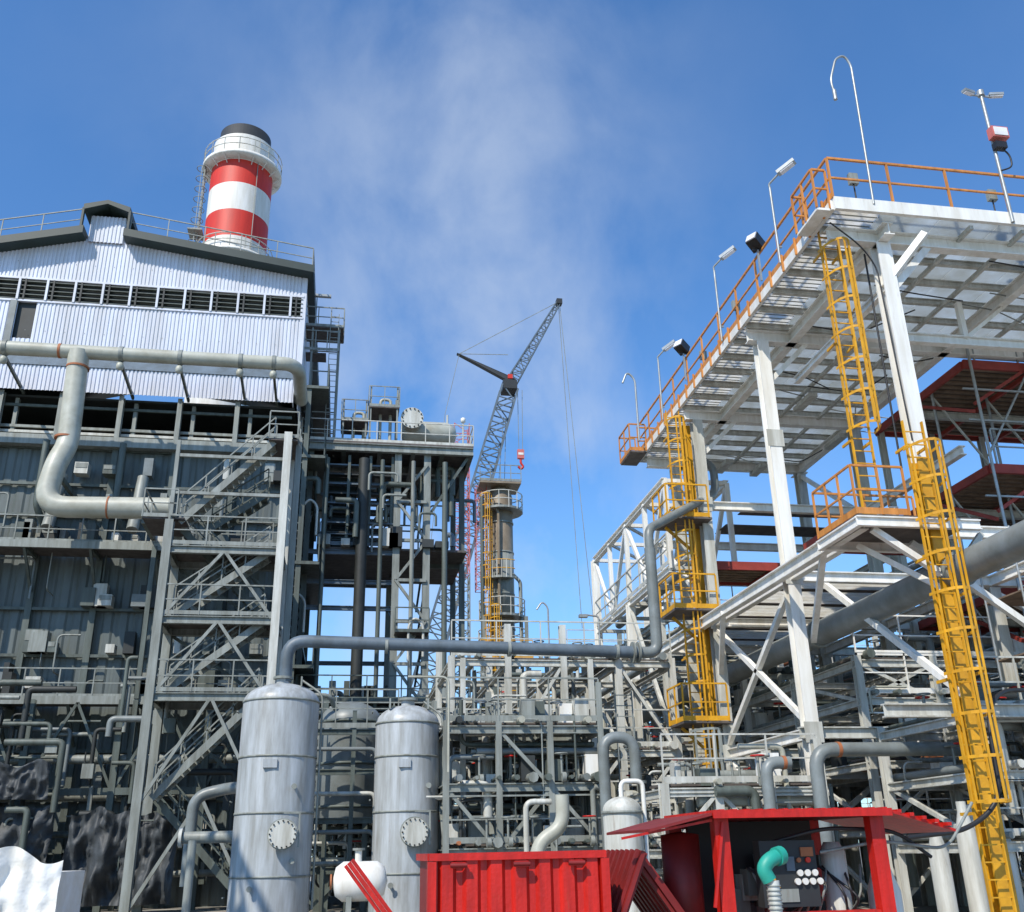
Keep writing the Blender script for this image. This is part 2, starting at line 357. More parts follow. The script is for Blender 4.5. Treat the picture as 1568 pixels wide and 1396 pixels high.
# ---------------------------------------------------------------- chimney
ch=MB('red_white_chimney'); ch.dz=-1.45
cx,cy=-9.1,62.
R_=2.2
bands=[(1.45,41.5,CWH),(41.5,43.4,CWH),(43.4,45.6,CRED),(45.6,47.9,CWH),(47.9,49.9,CRED),(49.9,52.2,CWH)]
for z0,z1,m in bands: ch.rev((cx,cy,0),[(R_+(.12 if z1<43 else 0),z0),(R_,z1)],m,48)
ch.rev((cx,cy,0),[(R_,52.2),(R_-.35,52.35),(R_-.35,53.4),(R_-.5,53.4),(R_-.5,52)],SOOT,48)
ch.rev((cx,cy,0),[(R_,49.95),(2.85,50.05),(2.85,50.3),(R_,50.3)],CWH,40)
for k in range(16):
    a=k*math.pi/8; ch.beam((cx+R_*math.cos(a),cy+R_*math.sin(a),49.6),(cx+2.8*math.cos(a),cy+2.8*math.sin(a),50.1),.05,.08,CWH)
    ch.beam((cx+2.8*math.cos(a),cy+2.8*math.sin(a),50.3),(cx+2.8*math.cos(a),cy+2.8*math.sin(a),51.4),.05,.05,GREY)
for z in (50.85,51.4): ch.ring((cx,cy,z),2.8,.035,OFFW,32)
ch.rev((cx,cy,0),[(R_,42.0),(2.7,42.0),(2.7,42.2),(R_,42.2)],CWH,40)
for z in (42.8,43.3): ch.ring((cx,cy,z),2.65,.035,OFFW,32)
for k in range(16):
    a=k*math.pi/8; ch.beam((cx+2.65*math.cos(a),cy+2.65*math.sin(a),42.2),(cx+2.65*math.cos(a),cy+2.65*math.sin(a),43.3),.05,.05,GREY)
for dx in (-.25,.25): ch.beam((cx-R_-.35,cy-.5+dx,41),(cx-R_-.35,cy-.5+dx,50.2),.06,.06,GREY)
z=41.;k=0
while z<50: 
    ch.beam((cx-R_-.35,cy-.75,z),(cx-R_-.35,cy-.25,z),.04,.04,GREY)
    if k%3==0: ch.ring((cx-R_-.55,cy-.5,z),.42,.03,GREY,10)
    z+=.3;k+=1
ch.box(cx-R_-1.0,cx-R_,cy-1.2,cy+.2,44.3,44.4,GREY)
for da in (-1,1): ch.beam((cx-R_-.55,cy-.5+da*.4,41),(cx-R_-.55,cy-.5+da*.4,50),.04,.04,GREY)
ch.beam((cx+1.3,cy-1.85,41),(cx+1.3,cy-1.85,52.1),.05,.05,GREY)
ch.done()
# ---------------------------------------------------------------- mid process structure
ms=MB('process_tower_structure')
PZ=19.9
for (a,b_) in ((-2.0,44),(2.1,44),(3.5,44),(5.4,46),(-2.0,50),(2.1,50),(5.4,50)):
    ms.ib((a,b_,0),(a,b_,PZ-.2),.32,.34,GREY,.04) if a>3 and b_<45 or a==2.1 else ms.ib((a,b_,0 if a<5 else 8),(a,b_,PZ-.2),.26,.26,GREEN,.04)
ms.box(-2.5,5.7,43.6,50.4,PZ,PZ+.1,GRT)
for bb in (43.7,46.5,50.3): ms.ib((-2.5,bb,PZ-.2),(5.7,bb,PZ-.2),.25,.38,GREY)
for a in (-2.4,-.5,1.2,2.8,4.2,5.6): ms.ib((a,43.7,PZ-.25),(a,50.3,PZ-.25),.2,.3,GREEN)
ms.rail([(-2.5,50.3,PZ+.1),(-2.5,43.65,PZ+.1),(5.7,43.65,PZ+.1),(5.7,50.3,PZ+.1)],OFFW,sp=1.2,w=.045)
z=7.6; k=0
while z<19.0:
    ms.beam((2.1,43.8,z),(3.5,43.8,z),.14,.14,GREY)
    ms.beam((2.1,43.78,z),(3.5,43.78,z+1.9),.12,.12,GREY) if k%2 else ms.beam((3.5,43.78,z),(2.1,43.78,z+1.9),.12,.12,GREY)
    ms.beam((2.1,44,z),(2.1,50,z+1.9),.1,.1,GREEN); ms.beam((3.5,44,z+1.9),(3.5,50,z),.1,.1,GREEN)
    z+=1.9;k+=1
ms.beam((3.6,44,16.5),(5.5,44,19.6),.12,.12,GREEN)
for z in (2.5,5,7.6,10.6,12,13.2,14.6): 
    ms.ib((-2.0,44,z),(2.1,44,z),.16,.2,BLUEST)
    if z in (5,10.6,14.6): ms.beam((2.1,50,z),(-2.0,50,z),.16,.2,BLUEST); ms.beam((-2.0,44,z-.01),(-2.0,50,z-.01),.14,.18,GREEN)
    if z in(5,7.6,14.6): ms.ib((3.5,46,z),(5.4,46,z),.16,.2,GREEN)
ms.box(-1.2,.2,46.8,47,14.9,19.3,DARK)
for zz in range(9):
    z=15.1+zz*.48
    for bb in (44.2,45.4,46.6): ms.beam((-1.3,bb,z),(1.9,bb,z),.35,.07,DARK if (zz+int(bb))%2 else BLUEST)
for a in (-1.3,-.2,.8,1.85): ms.ib((a,44,14.9),(a,44,19.4),.13,.13,GREEN)
ms.rail([(-1.4,43.9,14.9),(2,43.9,14.9)],BLUEST)
ms.box(-1.5,5.4,44,50,14.75,14.85,GRT)
for a,rr,m in ((.5,.26,DARK),(1.35,.1,GREEN),(4.3,.13,GREEN),(-1.2,.1,GREEN),(2.8,.1,GREY)):
    ms.tube([(a,43.4,1),(a,43.4,19)],rr,m,10)
r=random.Random(5)
for i in range(80):
    low=i<46
    a=r.uniform(-2.,5.2); z=r.uniform(.5,7.0) if low else r.uniform(14.9,18); bb=r.uniform(42.9,48); L=r.uniform(.5,1.8)
    P=[(a,bb,z),(a,bb,z+L),(a+r.uniform(-1.5,1.5),bb,z+L)]
    if r.random()<.5: P.append((P[-1][0],bb,z+L-r.uniform(.4,1.5)))
    ms.tube(P,r.choice([.04,.06,.09,.13]),r.choice([GREY,GREEN,GREEN,BLUEST,PIPEG]),7,.2)
for i in range(26):
    a=r.uniform(-2.,4.6); z=r.choice([5.1,7.7,7.7,14.85]); ms.box(a,a+r.uniform(.2,.7),43.6,44.8,z,z+r.uniform(.3,1.1),r.choice([GREY,DARK,GREEN,OFFW]))
for z,a0,a1 in ((7.75,-2,5.4),(10.75,2.1,3.6),(5.15,-2,5.4)): ms.box(a0,a1,43,50 if z<10 else 45,z,z+.06,GRT); ms.rail([(a0,43,z),(a1,43,z)],GREEN)
for a,z in ((3.0,9.5),(-1.9,14.9),(-2.2,10.5)): ms.tube([(a-.3,43.1,z),(a-.3,43.1,z+1.6),(a,43.1,z+1.95),(a+.35,43.1,z+1.6),(a+.35,43.1,z+.2)],.06,OFFW,8,.3)
ms.rev((3.0,45.6,21.4),[(.01,-.75),(.55,-.6),(.62,-.3),(.62,1.6),(.4,2.0),(.01,2.1)],PIPE,22,'x')
ms.tube([(2.75,44.4,21.7),(2.75,45.6,21.7)],.5,PIPE,22); ms.disc((2.75,44.35,21.7),.56,OFFW,'y',24,.08)
for k in range(14): 
    a=k*2*math.pi/14; ms.disc((2.75+.49*math.cos(a),44.3,21.7+.49*math.sin(a)),.04,DARK,'y',6,.06)
ms.tube([(2.9,45.6,20),(2.9,45.6,21.0)],.2,PIPE,12); ms.tube([(4.2,45.6,20),(4.2,45.6,21.0)],.2,PIPE,12)
ms.tube([(4.6,45.4,20.2),(4.6,45.4,22.4)],.05,OFFW,8); ms.rev((5.3,44.5,21.6),[(.01,0),(.12,.05),(.12,.25),(.01,.32)],WHITE,10); ms.tube([(5.3,44.5,20),(5.3,44.5,21.7)],.04,OFFW,6)
for (x0,x1,zt) in ((.7,2.0,23.2),(-.6,.5,22.4)):
    for x in (x0,x1): ms.beam((x,44.2,PZ),(x,44.2,zt),.08,.08,GREY); ms.beam((x,45.6,PZ),(x,45.6,zt),.08,.08,GREY)
    ms.box(x0-.1,x1+.1,44.1,45.8,zt-1.15,zt-1.08,GRT); ms.rail([(x0-.1,45.7,zt-1.1),(x0-.1,44.1,zt-1.1),(x1+.1,44.1,zt-1.1),(x1+.1,45.7,zt-1.1)],GREY,sp=.6,w=.04)
    ms.tube([(x0+.5,45,PZ),(x0+.5,45,zt-.3),(x0+1,45,zt-.3),(x0+1,45,PZ)],.08,PIPE,8,.2)
ms.done()
lt=MB('ladder_tower')
for a in (-2.3,-1.0):
    for bb in (44,45.3): lt.beam((a,bb,19.8),(a,bb,26.3),.09,.09,GREY)
z=20.5
while z<26: lt.beam((-2.3,44,z),(-1,44,z),.05,.05,GREY); z+=1.1
lt.ladder(-1.25,43.9,20,27,GREY,False,.4); lt.box(-2.7,-.8,43.9,45.5,26.2,26.28,GRT); lt.rail([(-2.7,43.9,26.25),(-.8,43.9,26.25),(-.8,45.5,26.25)],GREY,sp=.6)
lt.beam((-2.2,44,26.2),(-2.2,44,28.1),.06,.06,GALV); lt.box(-2.6,-1.5,43.9,44.1,28.0,28.12,GALV)
lt.box(-2.6,-1.6,44.1,45,24.8,24.87,GRT); lt.rail([(-2.7,43.9,24.9),(-1,43.9,24.9)],GREY,sp=.6)
lt.done()
# ---------------------------------------------------------------- grey process vessels
def vessel(name,a,b,r_,zt,man):
    v=MB(name)
    zs=zt-.5
    prof=[(r_,.35),(r_,zs)]
    for i in range(1,9):
        t=i/8*math.pi/2; prof.append((max(.01,r_*math.cos(t)),zs+.5*math.sin(t)))
    v.rev((a,b,0),prof,VESS,48); v.rev((a,b,0),[(r_+.1,0),(r_+.1,.35),(r_,.35)],VESS,40)
    for z in (1.25,2.7,4.05,zs): v.rev((a,b,0),[(r_,z-.025),(r_+.018,z-.025),(r_+.018,z+.025),(r_,z+.025)],GREY,48)
    v.tube([(a+man,b-r_+.1,2.2),(a+man,b-r_-.28,2.2)],.28,VESS,24); v.disc((a+man,b-r_-.34,2.2),.33,OFFW,'y',26,.05)
    v.disc((a+man,b-r_-.285,2.2),.36,GREY,'y',26,.05)
    for k in range(16):
        t=k*math.pi/8; v.disc((a+man+.3*math.cos(t),b-r_-.37,2.2+.3*math.sin(t)),.022,DARK,'y',6,.04)
    v.beam((a+man+.38,b-r_-.2,1.9),(a+man+.38,b-r_-.2,2.7),.04,.04,GREY); v.beam((a+man,b-r_-.25,2.68),(a+man+.38,b-r_-.2,2.68),.04,.04,GREY)
    v.box(a-r_*.3,a+r_*.05,b-r_-.05,b-r_+.2,3.75,3.95,VESS)
    for dx,z in ((.5,3.3),(-.4,1.0),(.55,1.6)):
        v.tube([(a+dx,b-r_*.7,z),(a+dx,b-r_-.1,z)],.04,GREY,8); v.disc((a+dx,b-r_-.12,z),.07,GREY,'y',10,.03)
    v.tube([(a,b,zt-.1),(a,b,zt+.15)],.18,VESS,16); v.disc((a,b,zt+.12),.26,GREY,'z',20,.06)
    for s in (-1,1): v.box(a+s*.5-.02,a+s*.5+.02,b-.5,b-.3,zt-.15,zt+.12,GREY)
    for k in range(5): v.beam((a-r_-.1,b-.3,.8+k*1.1),(a-r_-.1,b+.1,.8+k*1.1),.03,.03,GREY)
    v.tube([(a+r_+.08,b-.2,.5),(a+r_+.08,b-.2,zt-.3),(a+r_*.5,b,zt+.1)],.03,GREY,6,.2)
    return v.done()
vessel('process_vessel',-1.6,27.,.98,5.95,.3)
vessel('process_vessel',1.72,27.,.84,5.4,.15)
op_=MB('overhead_pipe')
op_.tube([(-1.55,27,6.0),(-1.55,27,7.1),(8.2,27,6.9)],.17,BLUEST,18,.5)
op_.tube([(8.2,27,6.9),(8.8,27,6.9),(8.8,27,10.0)],.165,PIPEG,16,.45)
for a in (1.1,4.5,7.6): op_.tube([(a-.04,27,7.0-(a)*.012),(a+.04,27,7.0-a*.012)],.21,GREY,16)
for a in (8.05,8.2): op_.disc((a,27,6.9),.3,GREY,'x',18,.05)
for a in (3.2,6.8): op_.ib((a,27,0),(a,27,6.68),.14,.14,OFFW)
op_.tube([(8.8,27,10.0),(8.8,27,10.6),(12.2,29.8,12.9),(12.2,29.8,13.9),(11.6,29.8,14.1),(11.6,29.8,15.1)],.135,PIPEG,14,.45)
op_.done()
dt=MB('domed_storage_tank')
dt.rev((.25,31,0),[(.9,2.6),(.95,2.7),(.95,5.4)]+[(max(.01,.95*math.cos(i*math.pi/16)),5.4+.65*math.sin(i*math.pi/16)) for i in range(1,9)],PIPEG,36)
for z in (5.4,4.2,3): dt.ring((.25,31,z),.98,.05,GREEN,32)
for k in range(4):
    t=k*math.pi/2+.7; dt.beam((.25+.8*math.cos(t),31+.8*math.sin(t),0),(.25+.8*math.cos(t),31+.8*math.sin(t),2.7),.14,.14,GREEN)
dt.tube([(-.2,30.4,5.7),(-.4,30,6.1),(-1,30,6.1),(-1,30,3)],.07,GREY,8,.2)
for z in (2.6,3.9,5.0): dt.ib((-1.1,29.6,z),(1.6,29.6,z),.12,.16,GREEN)
for a in (-.9,.35,1.5): dt.ib((a,29.6,0),(a,29.6,5.6),.12,.14,GREEN)
dt.rail([(-1.1,29.5,5.1),(1.6,29.5,5.1)],GREY,sp=.9,w=.035)
for z in (1.5,2.3,3.3,4.5): dt.tube([(-.7,29.3,z),(1.0,29.3,z),(1.0,29.3,z-.7)],.06,r.choice([GREY,PIPEG,OFFW]),8,.2)
dt.done()
ht=MB('horizontal_drum')
ht.rev((.55,24.5,1.15),[(.01,-.62),(.3,-.55),(.42,-.38),(.42,.38),(.3,.55),(.01,.62)],WHITE,28,'x')
for a in (.25,.75): ht.box(a,a+.12,24.2,24.8,0,.85,GREY)
ht.tube([(.5,24.5,1.5),(.5,24.5,1.8)],.08,WHITE,12); ht.disc((.5,24.5,1.8),.14,GREY,'z',14,.05)
ht.disc((-.12,24.5,1.15),.16,RUST,'x',16,.04)
ht.done()
wt=MB('white_storage_tank')
wt.rev((6.1,22,0),[(.42,0),(.42,2.5)]+[(max(.01,.42*math.cos(i*math.pi/16)),2.5+.28*math.sin(i*math.pi/16)) for i in range(1,9)],OFFW,30)
wt.tube([(6.1,22,2.7),(6.1,22,3.1),(6.6,22,3.1),(6.6,22,.5)],.05,WHITE,10,.15); wt.rev((6.1,22,1.5),[(.42,-.03),(.45,-.03),(.45,.03),(.42,.03)],GREY,30)
wt.rev((6.1,22,2.45),[(.42,-.03),(.45,-.03),(.45,.03),(.42,.03)],GREY,30)
wt.done()
# ---------------------------------------------------------------- crane
cr=MB('lattice_boom_crane')
by=75.
cr.lattice((5.0,by,10.5),(12.9,by,38.6),1.7,24,BLUEST,.16,1.4,.09)
cr.lattice((13.3,by,39.6),(17.6,by,47.6),.9,12,BLUEST,.1,.35,.06)
P=[(8.4,by-.1,41.85),(12.9,by-.3,39.3),(13.5,by-.3,39.5),(12.7,by-.3,39.9)]
cr.add(P+[(x,y+.5,z) for x,y,z in P],[(0,1,2,3),(7,6,5,4),(0,4,5,1),(1,5,6,2),(2,6,7,3),(3,7,4,0)],SOOT)
cr.box(12.3,13.5,by-.8,by+.8,38.4,39.2,SOOT); cr.box(12.7,13.1,by-.85,by-.7,39.3,39.7,CRED)
for p,q in (((8.6,by,41.8),(17.6,by,47.7)),((8.6,by,41.8),(7.4,by,36)),((13.6,by-.3,38.5),(13.6,by-.3,32.8)),((14,by-.3,38.5),(13.9,by-.3,32.8)),((17.6,by,47.5),(18.4,by,18)),((17.7,by,47.5),(19.4,by,18)),((7.4,by,36),(5,by,10.5)),((12.4,by,36),(10,by,8)),((12.6,by,36),(11.5,by,8)),((8.6,by,41.8),(12.9,by,42.0))):
    cr.beam(p,q,.045,.045,GREY)
cr.box(13.45,14.0,by-.5,by-.2,32.1,32.9,PINK); cr.box(13.5,13.95,by-.52,by-.18,32.4,32.6,CWH)
cr.tube([(13.72,by-.35,32.1),(13.72,by-.35,31.7),(13.95,by-.35,31.4),(13.72,by-.35,31.15),(13.5,by-.35,31.4)],.1,CRED,8,.15)
cr.box(17.4,17.9,by-.3,by+.3,47.4,47.9,SOOT)
cr.box(2.5,6.5,by-1.5,by+1.5,8,10.8,YEL); cr.box(2,7,by-2,by+2,0,8,GREY)
cr.done()
# ---------------------------------------------------------------- distillation column
dc=MB('distillation_column'); dc.dz=0
ca,cb=9.6,60.
dc.rev((ca,cb,0),[(1.0,0),(1.0,13),(.78,14),(.78,23.3),(.6,23.9),(.01,24.2)],TAN,28)
dc.rev((ca,cb,0),[(.79,15.5),(.8,15.5),(.8,19.5),(.79,19.5)],GREY,28)
for z in (14.5,16.7,19.4,21.4): dc.rev((ca,cb,z),[(.79,0),(.83,0),(.83,.1),(.79,.1)],GREY,28)
for z,rr,a0,a1 in ((22.2,1.45,0,360),(17.6,1.35,120,300),(15.2,1.45,0,360),(13.3,1.5,0,360)):
    n=24
    vs=[];fs=[]
    for i in range(n+1):
        t=math.radians(a0+(a1-a0)*i/n)
        for R2,dz in ((.8,0),(rr,0),(rr,.14),(.8,.14)): vs.append((ca+R2*math.cos(t),cb+R2*math.sin(t),z+dz))
    for i in range(n):
        for k in range(4): fs.append((i*4+k,(i+1)*4+k,(i+1)*4+(k+1)%4,i*4+(k+1)%4))
    dc.add(vs,fs,GREY)
    for h in (.6,1.15): dc.ring((ca,cb,z+h),rr,.035,OFFW if z!=17.6 else YEL,24,a0,a1)
    for i in range(14):
        t=math.radians(a0+(a1-a0)*i/14); dc.beam((ca+rr*math.cos(t),cb+rr*math.sin(t),z),(ca+rr*math.cos(t),cb+rr*math.sin(t),z+1.15),.05,.05,OFFW)
dc.box(ca-1.5,ca+1.2,cb-1.2,cb+1,23.9,24.05,TAN); dc.rail([(ca-1.5,cb-1.2,24.05),(ca+1.2,cb-1.2,24.05)],GREY,sp=.7)
dc.ladder(ca-1.05,cb-.5,9,23.5,YEL,True,.5); dc.ladder(ca-.6,cb-.95,8,16,YEL,True,.5)
dc.tube([(ca+1.1,cb-.6,6),(ca+1.1,cb-.6,17.5),(ca+.6,cb-.6,18)],.12,GREY,8,.2)
dc.tube([(ca-.3,cb-.9,16),(ca-.3,cb-1.,22),(ca-1.2,cb-1.,23)],.1,TAN,8,.2); dc.tube([(ca-1.35,cb-.9,10),(ca-1.35,cb-.9,23)],.12,GREEN,8)
for a in (-1.3,1.35): dc.ib((ca+a,cb-1,0),(ca+a,cb-1,15.2),.2,.2,GREY)
for z in (3,6,9.5,12.5): dc.box(ca-1.6,ca+1.6,cb-1.6,cb+1.2,z,z+.12,GRT); dc.rail([(ca-1.6,cb-1.6,z),(ca+1.6,cb-1.6,z)],YEL)
dc.done()
rm=MB('red_scaffold_mast')
rm.lattice((7.0,60,18),(7.0,60,28.3),1.0,14,PINK,.05,1.0,.035); rm.lattice((8.3,60,17),(8.3,60,24),.7,14,PINK,.04,.7,.03)
rm.lattice((7.0,60,0),(7.0,60,18),1.0,20,GREY,.07,1.0,.05); rm.beam((8.3,60,0),(8.3,60,17),.1,.1,GREY)
rm.done()
# ---------------------------------------------------------------- elevated steel platform (right)
ep=empty('elevated_steel_platform')
fr=MB('steel_frame',ep)
A0,A1,B0,B1=11.0,25.,17.8,34.2
AR=17.6; BR=23.9
cols=[(12.45,18.5),(11.5,23.6),(11.5,29.2),(12.2,33.6),(17.3,29.2),(17.3,33.6),(24.3,23.6)]
for i,(a,b_) in enumerate(cols):
    zt=15.25
    if i==0:
        fr.ib((a,b_,9.6),(a,b_,zt),.36,.36,WHITE,.04); fr.ib((a,b_,0),(a,b_,9.6),.36,.36,YEL,.04)
    else: fr.ib((a,b_,0),(a,b_,zt),.34,.34,WHITE if b_<29 else OFFW,.04)
    for z in (4.3,8.3,12.2): fr.box(a-.24,a+.24,b_-.19,b_-.175,z-.25,z+.25,OFFW) if i else None
fr.ib((17.3,23.6,0),(17.3,23.6,8.1),.3,.3,OFFW)
for b_ in (18.5,23.6): fr.ib((A0+.1,b_,15.45),(A1,b_,15.45),.26,.36,WHITE)
for b_ in (29.2,33.6): fr.ib((A0+.1,b_,15.45),(AR,b_,15.45),.26,.36,WHITE)
for a in (12.45,17.3): fr.ib((a,B0+.2,15.44),(a,B1-.1,15.44),.26,.34,WHITE)
fr.ib((24.3,B0+.2,15.44),(24.3,BR,15.44),.26,.34,WHITE)
b_=B0+.9
while b_<B1:
    fr.ib((A0+.05,b_,15.74),(A1 if b_<BR else AR,b_,15.74),.12,.18,OFFW,.02); b_+=.95
for a in (14.6,16,18.7,20.5,22.4): fr.beam((a,B0+.1,15.6),(a,B1-.1 if a<AR else BR,15.6),.1,.1,OFFW)
fr.beam((A0,B0,15.86),(A1,B0,15.86),.1,.34,WHITE); fr.beam((A0-.001,B0+.06,15.86),(A0-.001,B1,15.86),.1,.26,WHITE)
fr.beam((A0,B1,15.86),(AR,B1,15.86),.1,.3,OFFW); fr.beam((AR,BR,15.86),(A1,BR,15.86),.1,.3,OFFW); fr.beam((AR,BR,15.86),(AR,B1,15.86),.1,.3,OFFW)
fr.beam((12.45,18.5,14.2),(13.3,17.9,15.3),.16,.16,WHITE); fr.beam((12.45,18.5,13.9),(13.7,18.5,15.3),.18,.18,WHITE)
fr.beam((17.3,29.2,12.0),(17.3,33.6,15.2),.14,.14,WHITE)
for b_ in (23.6,29.2): fr.beam((11.5,b_,13.9),(12.9,b_,15.3),.14,.14,WHITE)
for z in (4.3,8.3,12.2):
    for b_ in ((29.2,33.6) if z>9 else (19.5,23.6,29.2,33.6)): fr.ib((11.2 if z<9 else 11.5,b_,z),(24.3 if z<9 else 17.3,b_,z),.2,.28,WHITE if z>8 else OFFW)
    for a in ((11.5,17.3,24.3) if z<9 else (17.3,)): fr.ib((a,(18.3 if z==8.3 else 23.6),z-.01),(a,33.6,z-.01),.2,.28,WHITE)
fr.ib((10.9,18.6,8.15),(10.9,33.,8.15),.2,.32,WHITE)
for p,q in (((12.45,18.5,4.5),(12.45,23.6,8.1)),((11.5,23.6,4.5),(11.5,29.2,8.1)),((11.5,29.2,4.5),(11.5,23.6,8.1)),((11.5,29.2,8.5),(11.5,33.6,12)),((17.3,29.2,4.5),(24.3,29.2,8.1)),((11.5,29.2,.3),(17.3,29.2,4.2)),((11.5,23.6,.3),(11.5,29.2,4.2)),
    ((10.9,20.5,8.1),(11.9,23.6,6.6)),((10.9,27,8.1),(11.5,29.2,6.6)),((17.3,23.6,4.5),(24.3,23.6,8.0)),((24.3,23.6,4.5),(17.3,23.6,8.0)),((17.3,19.5,4.5),(12.5,19.5,8.0))): fr.beam(p,q,.14,.14,WHITE)
fr.ib((12.45,20.8,14.1),(24.3,20.8,14.1),.2,.28,WHITE); fr.ib((12.45,18.5,14.1),(12.45,23.6,14.1),.16,.2,WHITE)
for a in (16,20): fr.beam((a,20.8,14.2),(a,20.8,15.3),.14,.14,WHITE); fr.beam((a,20.8,14.2),(a+1.4,20.8,15.3),.1,.1,WHITE)
fr.done()
dk=MB('deck_plates',ep)
b_=B0+.08
while b_<B1-.2:
    b2=min(b_+.93,B1-.05); a1=A1 if b2<BR+.1 else AR
    dk.box(A0+.08,12.3,b_,b2,15.84,15.87,DECKL)
    for j in range(5): dk.box(A0+.08,12.3,b_+.08+j*.19,b_+.1+j*.19,15.815,15.838,GREY)
    x=12.34
    while x<a1-.1: dk.box(x,min(x+1.56,a1),b_,b2,15.85,15.88,DECK); x+=1.58
    b_+=.95
for i in range(28):
    b_=23.8+i*.35; dk.box(11.8,17.0,b_,b_+.28,8.48,8.52,DECKL if i%5 else GRT)
for b_ in (29.4,31.6): dk.box(13.2,17.1,b_,b_+1.1,12.37,12.4,GRT)
dk.done()
rl=MB('orange_handrails',ep)
rl.rail([(A1,B0,16.03),(A0,B0,16.03),(A0,B1,16.03),(AR,B1,16.03)],ORG,h=1.15,sp=1.55,w=.055,toe=False)
rl.beam((A0-.02,B0,16.1),(A0-.02,B1,16.1),.02,.16,ORG)
b_=B0+.4
while b_<B1: rl.beam((A0-.08,b_,15.7),(A0-.08,b_,16.2),.05,.05,ORG); b_+=.78
rl.box(10.35,11.0,33.2,34.6,15.7,15.76,GRT); rl.rail([(11.0,33.2,15.76),(10.35,33.2,15.76),(10.35,34.6,15.76),(11,34.6,15.76)],ORG,sp=.7)
rl.box(10.6,10.93,17.9,19.0,15.72,15.78,WHITE); rl.rail([(10.95,17.9,15.78),(10.6,17.9,15.78),(10.6,19.0,15.78),(10.95,19.0,15.78)],ORG,sp=.5,toe=False)
rl.done()
ld=MB('landing',ep)
ld.box(10.5,13.3,18.1,19.9,8.1,8.16,GRT); ld.ib((10.45,18.1,8.0),(13.3,18.1,8.0),.12,.22,WHITE); ld.ib((10.5,18.1,7.99),(10.5,19.9,7.99),.12,.22,WHITE); ld.ib((10.45,19.9,8.0),(13.3,19.9,8.0),.12,.22,WHITE)
ld.beam((12.4,18.3,6.9),(10.9,18.3,7.9),.13,.13,WHITE); ld.beam((12.6,18.4,6.9),(13.5,18.4,7.9),.12,.12,OFFW); ld.beam((12.4,18.5,6.7),(11.2,19.5,7.9),.12,.12,WHITE)
ld.rail([(11.7,18.1,8.16),(10.5,18.1,8.16),(10.5,19.9,8.16),(13,19.9,8.16)],ORG,sp=.6,w=.045)
ld.done()
for (a,b_,z0,z1) in ((11.35,18.9,8.2,15.85),(12.05,17.95,.2,10.3),(10.75,29.4,.2,15.7)):
    l=MB('yellow_caged_ladder'); l.ladder(a,b_,z0,z1,YEL,True,.46,-1,.34)
    z=z0+2
    while z<z1: l.beam((a-.25,b_+.02,z),(a-.25,b_+.4,z),.04,.06,YEL); l.beam((a+.25,b_+.02,z),(a+.25,b_+.4,z),.04,.06,YEL); z+=2.5
    l.done()
yc=MB('yellow_ladder_landing')
yc.ib((11.3,29.8,0),(11.3,29.8,15.3),.3,.3,YEL)
for z in (5.2,8.6,11.6): yc.box(10.0,11.5,28.6,30,z-.06,z,GRT); yc.rail([(11.4,28.6,z),(10.0,28.6,z),(10.0,30,z)],YEL,sp=.6); yc.beam((11.2,29.5,z-1),(10.2,29.5,z-.1),.08,.08,YEL)
yc.done()
def lamp(a,b_,z0,z1,flip=-1):
    l=MB('platform_lamp'); l.tube([(a,b_,z0),(a,b_,z1)],.035,GALV,8)
    l.tube([(a,b_,z1),(a-.02,b_-.0,z1+.12),(a+.18,b_-.25,z1+.3)],.03,GALV,8,.08)
    c=V((a+.22,b_-.35,z1+.33)); d=V((.45,-.45,.25)).normalized()
    l.beam(c-d*.12,c+d*.42,.2,.1,GALV); l.beam(c-d*.05,c+d*.36,.16,.03,LENS,(0,-.065)); l.beam((a,b_,z0+.5),(a+.1,b_,z0+.5),.05,.05,GALV); l.done()
lamp(10.9,20.6,16.0,18.4); lamp(10.9,24.9,16.,18.5); lamp(10.9,30.8,16.,18.4)
gn=MB('gooseneck_vent_pipe')
gn.tube([(12.0,17.75,15.9),(12.08,17.75,19.2),(12.1,17.75,20.2),(11.95,17.75,20.5),(11.7,17.75,20.35),(11.45,17.75,19.6),(11.5,17.75,19.2)],.03,GALV,8,.25)
gn.tube([(11.5,17.75,19.3),(11.5,17.75,19.0)],.05,GALV,8); gn.done()
gn=MB('gooseneck_vent_pipe')
gn.tube([(10.6,32.8,16.0),(10.6,32.8,18.6),(10.3,32.8,18.9),(10.1,32.8,18.4)],.04,GALV,8,.25); gn.done()
lm=MB('twin_arm_lamp_post'); X0=15.6
lm.tube([(X0,17.7,15.7),(X0,17.7,19.6)],.045,GALV,10); lm.beam((X0-.4,17.7,19.6),(X0+.4,17.7,19.6),.04,.04,GALV)
for s in (-1,1): lm.beam((X0+s*.22,17.7,19.65),(X0+s*.56,17.6,19.62),.14,.07,GALV); lm.beam((X0+s*.24,17.7,19.60),(X0+s*.54,17.6,19.57),.1,.03,LENS)
lm.tube([(X0,17.7,19.6),(X0,17.7,19.75)],.09,GALV,10)
lm.box(X0-.15,X0+.3,17.45,17.65,18.1,18.42,PINK); lm.box(X0-.11,X0+.26,17.43,17.445,18.14,18.38,LENS); lm.box(X0-.08,X0+.22,17.5,17.68,17.82,18.0,BLACK); lm.tube([(X0+.05,17.6,17.9),(X0+.3,17.6,17.7),(X0+.3,17.6,17.3),(X0,17.65,17.2)],.022,BLACK,8,.15)
lm.done()
